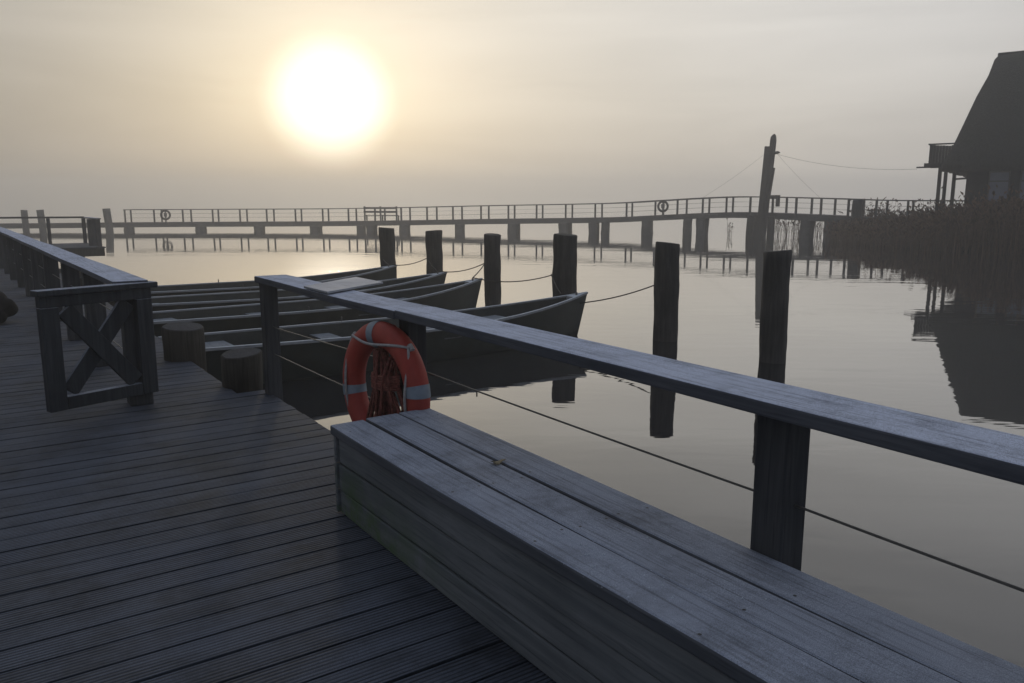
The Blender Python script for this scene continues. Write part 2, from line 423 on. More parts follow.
# flat plate lying across the rail
b = MB(); q = [(5.111,1.80),(5.552,2.362),(5.07,2.36),(4.686,1.80)]
vs = [(t_, s_, .9525) for s_, t_ in q] + [(t_, s_, .9665) for s_, t_ in q]
b.add(vs, [(0,1,2,3),(7,6,5,4),(0,4,5,1),(1,5,6,2),(2,6,7,3),(3,7,4,0)])
o = b.build('flat_board', M['plate'], None, .002, (0,0,0), DECK_ROT)
bm = bmesh.new(); bm.from_mesh(o.data); bmesh.ops.recalc_face_normals(bm, faces=bm.faces); bm.to_mesh(o.data); bm.free()
tag(o, 'pale flat board lying across the frosted rail left of the lifebuoy', 'board')

# ------------------------------------------------------------------ lifebuoy (local x across, y along, ring in the y-z plane)
lb = thing('lifebuoy', 'orange lifebuoy with silver bands and cream grab line hanging at the bench end', 'lifebuoy', W(3.92,1.765,0)+Vector((.045,0,0)), DECK_ROT+R(9))
ZC, RM, RT = .495, .308, .072
def ringpt(a, rr=RM, off=0): return Vector((off + .10*(math.cos(a)*rr)*0, math.sin(a)*rr, ZC + math.cos(a)*rr))
def torus_arc(a0, a1, R_, rx, ry, n=16, m=20, closed=False):
    mb = MB(); vs = []
    steps = m
    for i in range(steps if closed else steps+1):
        a = a0 + (a1-a0)*i/steps
        for k in range(n):
            b_ = 2*math.pi*k/n
            rr = R_ + ry*math.cos(b_)
            vs.append((rx*math.sin(b_), math.sin(a)*rr, ZC + math.cos(a)*rr))
    fs = []
    cnt = steps if closed else steps+1
    for i in range(steps):
        j = (i+1) % cnt
        for k in range(n): fs.append((i*n+k, j*n+k, j*n+(k+1)%n, i*n+(k+1)%n))
    return mb.add(vs, fs, True)
torus_arc(0, 2*math.pi, RM, .062, RT, 20, 64, True).build('ring', M['ring'], lb)
for a in (0, 90, 180, 270):
    torus_arc(R(a+2.5), R(a+13.5), RM, .0645, RT+.0025, 20, 8).build('reflective_band', M['tape'], lb)
# cream grab line: tied at four points on the outer rim, slack between them
gl = []
for q in range(4):
    a0 = R(45+90*q); a1 = R(45+90*(q+1))
    for i in range(12):
        f = i/12; a = a0+(a1-a0)*f; dip = 4*f*(1-f)
        rr = RM+RT+.008
        p = Vector((-.02-.05*dip, math.sin(a)*(rr-.10*dip), ZC+math.cos(a)*(rr-.10*dip)))
        if q == 3: p = Vector((-.03-.066*dip, math.sin(a)*(rr-.10*dip), ZC+math.cos(a)*(rr-.10*dip) - .02*dip))
        gl.append(p)
MB().tube(gl, .0075, 8, closed=True).build('grab_line', M['cream'], lb)
for q in range(4):
    a = R(45+90*q); rr = RM+RT+.004
    c = Vector((-.01, math.sin(a)*rr, ZC+math.cos(a)*rr)); e = Vector((.0, math.cos(a), -math.sin(a)))
    MB().tube([c-e*.018, c, c+e*.018], .015, 8).build('line_knot', M['cream'], lb)
# rope hank hanging in the middle of the ring
rh = thing('rope_hank', 'reddish brown rope hank hanging inside the orange lifebuoy', 'rope', W(3.90,1.80,0), DECK_ROT+R(9))
mb = MB(); rr_ = random.Random(21)
for k in range(30):
    y0 = rr_.uniform(-.13,.10); x0 = rr_.uniform(-.03,.04); yb = rr_.uniform(-.20,.15); zb = rr_.uniform(.08,.26); zt = rr_.uniform(.66,.74)
    p = []
    for i in range(15):
        f = i/14; a = f*math.pi
        w_ = .05*math.sin(a)
        z = zt - (zt-zb)*math.sin(a/1.0) if True else 0
        pinch = .55 + .65*min(1, abs(z-.55)/.25)
        p.append((x0 + (f-.5)*.05 + rr_.uniform(-.004,.004), (y0*(1-math.sin(a)) + yb*math.sin(a))*pinch + (f-.5)*.05, z))
    mb.tube(p, .0075, 6)
mb.build('rope_loops', M['redrope'], rh)
wp = []
for i in range(70):
    f = i/69; a = f*2*math.pi*6
    wp.append((.006+.05*math.cos(a), .105*math.sin(a)-.01, .50+.085*f))
MB().tube(wp, .009, 6).build('rope_wrap', M['redrope'], rh)
MB().tube([(.005,0,.58),(.01,.01,.70),(.03,0,.80),(.085,-.01,.845)], .008, 6).build('rope_tail', M['redrope'], rh)
mb = MB().tube([(.02,-.11,.30),(.0,-.05,.36),(.0,.03,.30),(.01,.08,.20),(.0,.10,.12)], .006, 6)
mb.build('loose_end', M['redrope'], rh); mb = MB().tube([(-.01,-.12,.74),(-.03,-.16,.72),(-.02,-.2,.70),(-.03,-.19,.66),(-.02,-.17,.69)], .010, 6); mb.build('rope_knot', M['redrope'], rh)

# ------------------------------------------------------------------ bollards
bo = None
for (s_, t_, lab) in ((6.64,1.772,'thick round bollard beside the first railing post'),
                      (8.16,1.635,'thick round bollard next to the cross braced gate'),
                      (15.3,1.62,'thick bollard half hidden behind the long railing, nearer of two there'),
                      (18.3,1.62,'thick bollard half hidden behind the long railing, farther of two there')):
    p = W(s_, t_, 0)
    if bo is None:
        bo = MB().log(0,0,-1.5,-0+.265,.163,32,10,rough=.035,seed=3).build('bollard', M['bollard'], None, 0, p)
        tag(bo, lab, 'bollard', 'sawn timber bollards on the boardwalk edge')
    else:
        o = dup(bo, p, s_*1.7, lab)
        if s_ < 9: o.scale = (1.17,1.17,1.16)

# dark bundle at the picture's edge
b = MB()
def blob(c, r, n=14, m=9, seed=0):
    rd = random.Random(seed); ph = [rd.uniform(0,6.28) for _ in range(4)]; vs = []; fs = []
    for i in range(m+1):
        th = math.pi*i/m
        for k in range(n):
            a = 2*math.pi*k/n; q = 1+.07*math.sin(3*a+ph[0]+th*2)+.06*math.sin(2*th*2+ph[1]+a)
            vs.append((c[0]+r[0]*q*math.sin(th)*math.cos(a), c[1]+r[1]*q*math.sin(th)*math.sin(a), c[2]+r[2]*q*math.cos(th)))
    for i in range(m):
        for k in range(n): fs.append((i*n+k,(i+1)*n+k,(i+1)*n+(k+1)%n,i*n+(k+1)%n))
    b.add(vs, fs, True)
blob((-.02,.0,.19),(.16,.17,.13),seed=1); blob((-.05,-.22,.10),(.20,.13,.11),seed=2)
blob((-.22,.02,.24),(.22,.24,.20),seed=3); blob((-.42,-.02,.32),(.28,.30,.31),seed=4)
o = b.build('bundle', M['bundle'], None, 0, W(12.0,.27,0), 0)
rm = o.modifiers.new('Remesh','REMESH'); rm.mode='VOXEL'; rm.voxel_size=.03; rm.use_smooth_shade=True
sm_ = o.modifiers.new('Smooth','SMOOTH'); sm_.iterations=6
tag(o, 'dark lumpy bundle lying on the boardwalk at the left edge of the photo', 'bundle')

# ------------------------------------------------------------------ mooring piles
piles = [  # s, t, top z, radius, lean, label
 (6.80,9.05,.87,.175,(-.02,.05),'dark mooring pile nearest the viewer, standing alone in open water'),
 (8.94,9.09,.90,.195,(0,0),'dark mooring pile right of the nearest boat with a line tied to it'),
 (11.54,9.01,.95,.215,(.06,.03),'dark mooring pile directly behind the bow of the nearest boat'),
 (14.0,9.05,.88,.180,(0,.0),'dark mooring pile just right of the second boat bow'),
 (16.5,9.05,.89,.19,(-.03,.0),'dark mooring pile at the third boat bow, next to the leaning pile'),
 (19.0,9.08,.90,.21,(-.09,.0),'dark leaning mooring pile at the bow of the farthest boat')]
pm = []
for i, (s_, t_, z, r_, ln, lab) in enumerate(piles):
    p = W(s_, t_, 0)
    o = MB().log(0,0,-2.2,z,r_,32,34,ln,.075,seed=60+i*3).build('mooring_pile', M['pile'], None, 0, p)
    tag(o, lab, 'mooring pile', 'mooring piles in a row at the boat bows'); pm.append((p, z, r_))

# ------------------------------------------------------------------ boats
BL = 6.6
def bsec(f):   # half beam at gunwale, gunwale height above water, half bottom width, bottom height
    w = .70*(1-max(0,(f-.42)/.58)**2.2) * (.80+.20*min(1,f/.35))
    g = .46 + .06*(1-f)**2 + .25*max(0,(f-.45)/.55)**2
    bw = .50*(1-max(0,(f-.40)/.55)**1.9) * (.82+.18*min(1,f/.3)) if f < .95 else 0.0
    z = -.12 + .10*max(0,(f-.78)/.22)**2 + .08*max(0,(.15-f)/.15)
    return max(w,.012), g, max(bw,.008), z
def make_boat():
    root = thing('rowing_boat', '', 'rowing boat', (0,0,0), 0, 'green rowing boats moored side by side')
    F = [0,.03,.08,.15,.25,.35,.45,.55,.65,.73,.80,.86,.91,.95,.98,1.0]
    vs = []; n = 9
    for f in F:
        w, g, bw, z = bsec(f)
        rake = .14*max(0,(f-.9)/.1)
        row = []
        for k in range(5):
            q = k/4.0
            y = bw + (w-bw)*(q**.8); zz = z + (g-z)*q
            x = f*BL + (rake*(q-1)*1.5 if f > .9 else 0) - (.0 if f > .05 else -.10*(1-q))
            row.append((x, y, zz))
        for p in reversed(row): vs.append((p[0], p[1], p[2]))
        for p in row: vs.append((p[0], -p[1], p[2]))
    m = 10; fs = []
    for i in range(len(F)-1):
        for k in range(m-1): fs.append((i*m+k, i*m+k+1, (i+1)*m+k+1, (i+1)*m+k))
    # last column: fold bow
    h = MB().add(vs, fs, True)
    h.add([vs[k] for k in range(m)], [tuple(range(m-1,-1,-1))])
    h.add([vs[(len(F)-1)*m+k] for k in range(m)], [tuple(range(m))])
    h.build('hull', M['hull'], root)
    # inner skin
    vi = []
    G = [.012]+F[1:-2]
    for f in G:
        w, g, bw, z = bsec(f); row = []
        for k in range(5):
            q = k/4.0; row.append((f*BL+.0, max(.004, bw+(w-bw)*(q**.8)-.03), z+.05+(g-z-.055)*q))
        for p in reversed(row): vi.append(p)
        for p in row: vi.append((p[0],-p[1],p[2]))
    fi = []
    for i in range(len(G)-1):
        for k in range(m-1): fi.append((i*m+k+1, i*m+k, (i+1)*m+k, (i+1)*m+k+1))
    ins = MB().add(vi, fi, True); ins.add([vi[k] for k in range(m)], [tuple(range(m))]); ins.build('inner_lining', M['inside'], root)
    for sg in (1,-1):
        vs = []
        for f in F:
            w, g, bw, z = bsec(f)
            x = f*BL
            vs += [(x, sg*max(w-.032,.0), g-.025), (x, sg*(w+.014), g-.025), (x, sg*(w+.014), g+.012), (x, sg*max(w-.032,.0), g+.012)]
        fs = [(0,1,2,3) if sg > 0 else (3,2,1,0)]
        for i in range(len(F)-1):
            a = i*4; c = a+4
            for k in range(4):
                q = (a+k, c+k, c+(k+1)%4, a+(k+1)%4); fs.append(q if sg > 0 else q[::-1])
        MB().add(vs, fs).build('gunwale', M['gunwale'], root, .005)
    def thw(f0, f1, dz, name):
        mb = MB(); p = []
        for f in (f0, (f0+f1)/2, f1):
            w, g, bw, z = bsec(f); y = w-.045
            p += [(f*BL, -y, g-dz), (f*BL, y, g-dz), (f*BL, y, g-dz-.03), (f*BL, -y, g-dz-.03)]
        fs = [(0,1,2,3)[::-1],(8,9,10,11)]
        for i in range(2):
            a = i*4
            for k in range(4): fs.append((a+k, a+(k+1)%4, a+4+(k+1)%4, a+4+k)[::-1])
        mb.add(p, fs).build(name, M['thwart'], root, .004)
    thw(.015,.12,.10,'stern_seat'); thw(.30,.345,.13,'thwart'); thw(.52,.565,.13,'thwart'); thw(.72,.76,.13,'thwart'); 
    # breasthook + ring post at the bow
    w, g, bw, z = bsec(.955)
    bhk = [(.945*BL,-bsec(.945)[0]+.03,bsec(.945)[1]+.004),(.945*BL,bsec(.945)[0]-.03,bsec(.945)[1]+.004),(.995*BL,.0,bsec(.995)[1]+.004)]
    MB().add(bhk+[(x,y,z_-.05) for x,y,z_ in bhk], [(0,2,1),(3,4,5),(0,1,4,3),(1,2,5,4),(2,0,3,5)]).build('breasthook', M['gunwale'], root)
    MB().tube([(.965*BL,0,bsec(.965)[1]),(.965*BL,0,bsec(.965)[1]+.05)], .018, 8).build('mooring_ring', M['wire'], root)
    for f in (.38,.60):
        for sg in (1,-1):
            w, g, _, _ = bsec(f)
            MB().tube([(f*BL,sg*(w-.01),g+.01),(f*BL,sg*(w-.01),g+.075)], .011, 8).build('oarlock', M['wire'], root)
    return root
boats = [ # bow x,y, azimuth deg from +Y clockwise, label
 ((1.254,13.074),54,'green rowing boat nearest the boardwalk, its tall bow well clear of the others','x'),
 ((-.60,15.60),49,'green rowing boat between the nearest boat and the two far ones',''),
 ((-1.424,17.15),53,'green rowing boat third from the bench, just before the farthest one',''),
 ((-2.80,19.13),50,'green rowing boat farthest from the bench, beside the bright water','')]
b0 = make_boat(); bows = []
for i, ((x, y), az, lab, _) in enumerate(boats):
    ang = R(90-az); d = Vector((math.cos(ang), math.sin(ang), 0))
    loc = Vector((x, y, WATER)) - d*BL
    if i == 0: o = b0; o.location = loc; o.rotation_euler.z = ang; o['label'] = lab
    else: o = dup(b0, loc, ang, lab)
    bows.append(loc + d*(.965*BL) + Vector((0,0,.74)))
# mooring lines
def line(a, b_, d, lab, r=.011):
    o = MB().tube(sag(a, b_, d, 14), r, 6).build('mooring_line', M['line'])
    tag(o, lab, 'mooring line', 'mooring lines from boat bows to piles')
def ptop(i, dz=.45, side=-1):
    p, z, r_ = pm[i]; return Vector((p.x + side*r_*.98, p.y, z-dz))
line(bows[0]+Vector((-.02,.01,-.20)), ptop(1,.66), .05, 'slack rope from the nearest boat bow to the pile on its right')
line(bows[0]+Vector((-.25,.1,-.05)), ptop(2,.72), .03, 'short rope from the nearest boat up to the pile behind its bow')
line(bows[1], ptop(3,.62), .02, 'short rope from the second boat bow to the pile beside it')
line(bows[1], ptop(2,.74), .10, 'long slack rope from the second boat to the pile behind the nearest bow')
line(bows[2], ptop(3,.60), .08, 'slack rope from the third boat bow to the pile in front of it')
line(bows[2], ptop(4,.66), .03, 'short rope from the third boat bow to its pile')
line(bows[3], ptop(4,.63), .08, 'slack rope from the farthest boat bow to the next pile right')
line(bows[3], ptop(5,.80), .02, 'short rope from the farthest boat to the leaning pile')

# ------------------------------------------------------------------ footbridge
PATH = [(-60,62.5,-.05),(-41,65.6,-.02),(-34,66.5,.03),(-27.6,67.5,.06),(-16.6,67.6,.11),(-9.5,66.2,.22),(-2.6,64.0,.37),(6.86,61.0,.55),(10.5,59.2,.74),(13.7,57.3,.93),(16.3,55.6,1.0),(19.9,51.6,.86),(22.6,48.6,.72),(26,46.0,.68)]
def cr(p0,p1,p2,p3,t): return tuple(.5*(2*b+(c-a)*t+(2*a-5*b+4*c-d)*t*t+(3*b-a-3*c+d)*t**3) for a,b,c,d in zip(p0,p1,p2,p3))
dense = []
for i in range(len(PATH)-1):
    p = [PATH[max(0,i-1)], PATH[i], PATH[i+1], PATH[min(len(PATH)-1,i+2)]]
    for k in range(20): dense.append(Vector(cr(*p, k/20)))
dense.append(Vector(PATH[-1]))
cum = [0]
for a, c in zip(dense, dense[1:]): cum.append(cum[-1] + (c-a).length)
def at(dist):
    dist = max(0, min(cum[-1]-1e-4, dist))
    for i in range(len(cum)-1):
        if cum[i+1] >= dist:
            f = (dist-cum[i])/(cum[i+1]-cum[i]); p = dense[i].lerp(dense[i+1], f); d = (dense[i+1]-dense[i]); d.z = 0; d.normalize()
            return p, d, Vector((-d.y, d.x, 0))   # normal points away from the viewer
def dist_x(x):
    for i in range(len(cum)-1):
        if dense[i+1].x >= x: return cum[i] + (cum[i+1]-cum[i])*(x-dense[i].x)/(dense[i+1].x-dense[i].x)
    return cum[-1]
fb = thing('footbridge', 'long grey timber footbridge crossing the misty water behind the boats', 'footbridge')
WID = 1.9
def strip(off0, off1, z0, z1, d0, d1, step=.6):
    vs = []; N = max(2, int((d1-d0)/step))
    for i in range(N+1):
        p, d, nn = at(d0+(d1-d0)*i/N)
        vs += [tuple(p+nn*off0+Vector((0,0,z0))), tuple(p+nn*off1+Vector((0,0,z0))), tuple(p+nn*off1+Vector((0,0,z1))), tuple(p+nn*off0+Vector((0,0,z1)))]
    fs = [(0,1,2,3),(N*4+3,N*4+2,N*4+1,N*4)]
    for i in range(N):
        a = i*4; c = a+4
        for k in range(4): fs.append((a+k, c+k, c+(k+1)%4, a+(k+1)%4))
    return MB().add(vs, fs)
TOT = cum[-1]; D0 = dist_x(-32.6)
strip(0, WID, -.12, 0, 0, TOT).build('deck', M['bridge'], fb)
strip(-.06, .06, -.40, -.125, 0, TOT).build('side_beam', M['bridge'], fb)
strip(WID-.06, WID+.06, -.40, -.125, 0, TOT).build('side_beam', M['bridge'], fb)
strip(-.05, .07, 1.03, 1.10, D0, TOT).build('handrail', M['bridge'], fb)
strip(WID-.07, WID+.05, 1.03, 1.10, D0+.2, TOT).build('handrail', M['bridge'], fb)
for off in (.01, WID-.01):
    for z in (.38,.72):
        strip(off-.005, off+.005, z-.005, z+.005, D0+.1, TOT, 1.2).build('rail_wire', M['wire'], fb)
dd = D0+.1; k = 0; rk = random.Random(9)
while dd < TOT:
    for off in (.01, WID-.01):
        p, d, nn = at(dd + rk.uniform(-.08,.08)); p = p + nn*off
        MB().bar(p+Vector((0,0,-.1)), p+Vector((0,0,1.028)), .12, .12, d).build('rail_post', M['bridge'], fb)
    x = at(dd)[0].x
    dd += 2.35 if x < 10 else 1.75
    k += 1
pl = [-32.4,-26.8,-21.6,-17.0,-12.9,-12.0,-9.1,-4.35,0,4.1,6.25,7.05,10.0,12.8,13.65,19.2,20.4,22.2]
for k, x in enumerate(pl):
    pair = x not in (-12.9,-12.0,6.25,7.05,12.8,13.65)
    for j, off in enumerate((.12, WID-.12)):
        p, d, nn = at(dist_x(x)+ rk.uniform(-.1,.1)); p = p + nn*off
        if j == 0: v_ = Vector((p.x, p.y, 0)).normalized()
        else:   # the far pile of a pair stands almost behind the near one
            p = p0 + Vector((v_.x, v_.y, 0))*1.7 + d*rk.uniform(.0,.32); p.z = p0.z
        p0 = p
        rad = .38 if pair else .32
        MB().log(p.x, p.y, -2, p.z-.38, rad, 16, 8, (rk.uniform(-.10,.10),0), .06, seed=100+k*2+j, chamfer=False, taper=rk.uniform(-.08,.12)).build('support_pile', M['bridge'], fb)
# bench on the footbridge
p, d, nn = at(dist_x(-11.2))
yb = math.atan2(d.y, d.x)
bb = thing('bench', 'grey slatted bench standing on the far footbridge', 'bench', p+nn*.55, yb)
MB().box(-1.45,1.45,-.1,.36,.42,.48).build('seat', M['bridge'], bb)
for z in (.66,.98): MB().box(-1.5,1.5,-.22,-.16,z,z+.16).build('back_slat', M['bridge'], bb)
for x in (-1.45,0,1.45):
    MB().box(x-.06,x+.06,-.155,-.05,.0,1.2).build('leg', M['bridge'], bb); MB().box(x-.05,x+.05,.26,.34,.0,.415).build('leg', M['bridge'], bb)
# lifebuoys on the footbridge
def far_ring(x, lab):
    p, d, nn = at(dist_x(x)); yaw = math.atan2(d.y, d.x)
    global ZC
    r = thing('lifebuoy', lab, 'lifebuoy', p - nn*.16, yaw+math.pi/2)
    ZC = .62
    torus_arc(0, 2*math.pi, .36, .07, .085, 12, 32, True).build('ring', M['pile'], r)
    MB().box(-.03,.06,-.05,.05,-.1,1.0).build('holder_post', M['bridge'], r)
    MB().box(-.05,.03,-.12,.12,.48,.78).build('line_bag', M['bridge'], r)
far_ring(-29.3,'dim lifebuoy on the left end of the misty footbridge rail')
far_ring(11.2,'dim lifebuoy on the footbridge rail where the bridge climbs left of the mast')

HO = Vector((24.95,44.0,.18)); HR = R(-36)
# mast by the footbridge
dm = dist_x(17.35); p, d, nn = at(dm)
mp = p - nn*.62 + d*.30
ms = thing('mast', 'tall dark leaning timber mast with rounded tip rising above the footbridge', 'mast', (mp.x, mp.y, WATER), math.atan2(d.y, d.x))
HT = 6.45
MB().bar((-.30,0,-1),(.08,0,HT-.45),.44,.40,(0,1,0)).build('left_timber', M['pile'], ms, .03)
MB().log(-.12,.05,-1,HT-.1,.21,16,10,(.46,0),.03,seed=5).build('round_timber', M['pile'], ms)
v = []; mbt = MB()
mbt.tube([(.34,.05,HT-.1),(.345,.05,HT+.12),(.39,.05,HT+.26),(.395,.05,HT+.34)], [.21,.19,.12,.03], 14); mbt.build('tip', M['pile'], ms)
MB().bar((.25,-.05,2.6),(.50,-.05,4.6),.16,.3,(0,1,0)).build('side_plank', M['pile'], ms, .02)
MB().tube([(.5,0,5.55),(.78,0,5.58),(.9,0,5.56)], [.10,.09,.03], 10).build('lamp', M['pile'], ms)
mb = MB().box(.42,1.05,-.12,.12,2.55,2.8); mb.box(.85,1.05,-.12,.12,2.05,2.56); mb.build('winch', M['pile'], ms, .02)
for x in (-1.2,-.72):
    MB().log(x,.35,-1.2,1.45,.36,12,6,(.12,0),.05,seed=int(80-x*10)).build('foot_pile', M['pile'], ms)
MB().log(.25,.45,-1.2,1.35,.25,12,6,(.05,0),.05,seed=81).build('foot_pile', M['pile'], ms)
mtop = Vector((mp.x+.3, mp.y, WATER+5.9))
for q in (Vector((13.6,57.4,1.95)), Vector((20.0,51.6,1.9))):
    o = MB().tube(sag(mtop, q, .12, 10), .006, 5).build('stay_wire', M['wire'], None)
    o.parent = ms; o.matrix_parent_inverse = Matrix.Translation((mp.x,mp.y,WATER)).__matmul__(Matrix.Rotation(math.atan2(d.y,d.x),4,'Z')).inverted()
hx = HO + Matrix.Rotation(HR,3,'Z') @ Vector((-2.6,.65,3.35))
tag(MB().tube(sag(Vector((mp.x+.45, mp.y, WATER+5.55)), hx, .35, 16), .008, 5).build('overhead_cable', M['wire']), 'thin cable sagging from the mast to the thatched house balcony', 'cable')
# thick posts by the bridge
for (x, y, zt, r_, lab, ln) in ((-39.85,65.0,1.08,.24,'misty post above the platform rail, leftmost of the far three',(0,0)),
                            (-38.3,64.8,1.10,.27,'misty post above the platform rail, middle of the far three',(-.12,0)),
                            (-33.1,65.4,1.20,.30,'misty post rising past the left end of the footbridge rail',(-.22,0))):
    o = MB().log(0,0,-2,zt,r_,14,8,ln,.05,seed=int(x*-3)).build('mooring_pile', M['bridge'], None, 0, (x,y,0))
    tag(o, lab, 'mooring pile', 'far mooring piles in the mist')
p, d, nn = at(dist_x(21.7)); q = p - nn*.5
tag(MB().log(0,0,-2,1.80,.31,16,8,(0,0),.04,seed=8).build('mooring_pile', M['pile'], None, 0, (q.x,q.y,0)), 'thick dark pile standing against the footbridge right of the mast', 'mooring pile')

# ------------------------------------------------------------------ thatched house
hs = thing('thatched_house', 'dark house with a steep thatched roof and balcony above the reeds', 'house', HO, HR)
def prism(mb, outline_front, outline_back):
    n = len(outline_front); mb.add(outline_front+outline_back, [tuple(range(n)), tuple(range(2*n-1,n-1,-1))] + [(i,n+i,n+(i+1)%n,(i+1)%n) for i in range(n)]); return mb
LR = 15.0
# roof: steep hipped thatch, concave slopes, rings from eaves to ridge
rings = [(3.12,-1.1,-.9,LR+1.2,9.9),(3.45,-1.15,-1.0,LR+1.3,10.0),(4.3,-.80,-.72,LR+.9,9.6),(5.6,-.40,-.08,LR+.4,8.8),(7.2,.02,.95,LR,7.6),(8.4,.36,1.80,LR-.3,6.5),(9.3,.50,2.5,LR-.5,5.6),(9.58,.66,2.95,LR-.6,5.2)]
vs = []; nseg = 14
for (z, x0, y0, x1, y1) in rings:
    for a, c_ in (((x0,y0),(x1,y0)),((x1,y0),(x1,y1)),((x1,y1),(x0,y1)),((x0,y1),(x0,y0))):
        for i in range(nseg):
            f = i/nseg; rr_z = z + random.uniform(-.03,.03)
            vs.append((a[0]+(c_[0]-a[0])*f+random.uniform(-.03,.03), a[1]+(c_[1]-a[1])*f+random.uniform(-.03,.03), rr_z))
m = nseg*4; fs = []
for r_ in range(len(rings)-1):
    for i in range(m): fs.append((r_*m+i, r_*m+(i+1)%m, (r_+1)*m+(i+1)%m, (r_+1)*m+i))
fs.append(tuple((len(rings)-1)*m+i for i in range(m))); fs.append(tuple(m-1-i for i in range(m)))
roof = MB().add(vs, fs, True).build('roof', M['thatch'], hs)
MB().box(.60,LR-.6,3.0,4.7,9.52,9.72).build('ridge_cap', M['thatch'], roof, .06)
# walls with window openings
wins = [(1.05,2.05),(2.5,3.45),(4.4,5.4),(5.9,6.9),(9,10),(10.6,11.6)]
mb = MB(); x = 0.0
for a, c in wins:
    mb.box(x,a,0,.25,-1,3.3); mb.box(a,c,0,.25,-1,1.1); mb.box(a,c,0,.25,3.12,3.3); x = c
mb.box(x,LR,0,.25,-1,3.3); mb.box(0,.25,.252,9,-1,3.3); mb.box(LR-.25,LR,.252,9,-1,3.3); mb.box(.252,LR-.252,8.75,9,-1,3.3)
mb.build('wall', M['wall'], hs)
for a, c in wins:
    f = MB(); f.box(a,a+.07,.05,.16,1.1,3.12); f.box(c-.07,c,.05,.16,1.1,3.12); f.box(a+.072,c-.072,.05,.16,1.1,1.18); f.box(a+.072,c-.072,.05,.16,3.04,3.12); f.box(a+.072,c-.072,.05,.16,2.55,2.62)
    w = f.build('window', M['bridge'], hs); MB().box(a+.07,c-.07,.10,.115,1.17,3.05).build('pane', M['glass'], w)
# balcony on the left end
bl = MB().box(-2.25,-.35,.6,3.2,3.48,3.66).box(-2.62,-.5,.55,.75,3.40,3.477).build('balcony', M['wall'], hs)
mb = MB()
for i in range(11):
    x = -2.0 + i*.15; mb.box(x,x+.142,.62,.66,3.662,4.55+.1*random.random())
for i in range(18):
    y = .7+i*.14; mb.box(-2.05,-2.01,y,y+.11,3.662,4.66)
mb.build('balustrade', M['wall'], bl)
MB().box(-2.11,-.45,.58,.70,4.662,4.74).box(-2.11,-1.95,.702,3.2,4.662,4.74).build('handrail', M['wall'], bl)
for (x, y) in ((-1.42,.75),(-.72,1.0),(-1.42,3.0)): MB().box(x-.09,x+.09,y-.08,y+.08,-1,3.398 if y<2 else 3.478).build('post', M['wall'], hs)
MB().bar((-.7,.9,2.75),(.2,.6,2.80),.1,.1).build('rail', M['wall'], hs)

# ------------------------------------------------------------------ reeds
def inside(x, y, poly):
    c = False; j = len(poly)-1
    for i in range(len(poly)):
        xi, yi = poly[i]; xj, yj = poly[j]
        if (yi > y) != (yj > y) and x < (xj-xi)*(y-yi)/(yj-yi)+xi: c = not c
        j = i
    return c
rr = random.Random(33)
def reed(mb, x, y, z, h, lean, ang):
    dx, dy = math.cos(ang)*lean, math.sin(ang)*lean
    wx, wy = -math.sin(ang+rr.uniform(-1,1))*.013, math.cos(ang+rr.uniform(-1,1))*.013
    p = [(x,y,z),(x+dx*.35,y+dy*.35,z+h*.55),(x+dx,y+dy,z+h)]
    v = []
    for i, q in enumerate(p):
        k = 1.2-.4*i; v += [(q[0]-wx*k,q[1]-wy*k,q[2]),(q[0]+wx*k,q[1]+wy*k,q[2])]
    fs = [(0,1,3,2),(2,3,5,4)]
    # plume
    t_ = p[2]; L_ = rr.uniform(.16,.30); pw = rr.uniform(.03,.075)
    o = len(v)
    c = (t_[0]+dx*.15, t_[1]+dy*.15, t_[2]+L_*.5); e = (t_[0]+dx*.4, t_[1]+dy*.4, t_[2]+L_*.8)
    v += [(c[0]-pw,c[1],c[2]-.04),(c[0]+pw,c[1],c[2]-.02),(c[0],c[1]-pw,c[2]),(c[0],c[1]+pw,c[2]),e]
    fs += [(4,o,o+4),(4,o+4,o+1),(4,o+2,o+4),(4,o+4,o+3)]
    # leaves
    for i in range(rr.randint(3,6)):
        f = rr.uniform(.25,.9); a = rr.uniform(0,6.28); l = rr.uniform(.25,.5)
        bx_, by_, bz_ = x+dx*f*f, y+dy*f*f, z+h*f; o = len(v)
        tx, ty = math.cos(a), math.sin(a)
        v += [(bx_,by_,bz_),(bx_+tx*l*.5-ty*.014,by_+ty*l*.5+tx*.014,bz_+l*.35),(bx_+tx*l*.5+ty*.014,by_+ty*l*.5-tx*.014,bz_+l*.35),(bx_+tx*l,by_+ty*l,bz_+l*.25)]
        fs += [(o,o+1,o+2),(o+1,o+3,o+2)]
    mb.add(v, fs)
mb = MB(); cnt = 0
poly = [(58,22),(40,24.5),(28.5,28.6),(21.6,33.6),(18.9,37.6),(18.1,43),(19.2,48.5),(22,51.5),(28,49),(34,41),(58,40)]
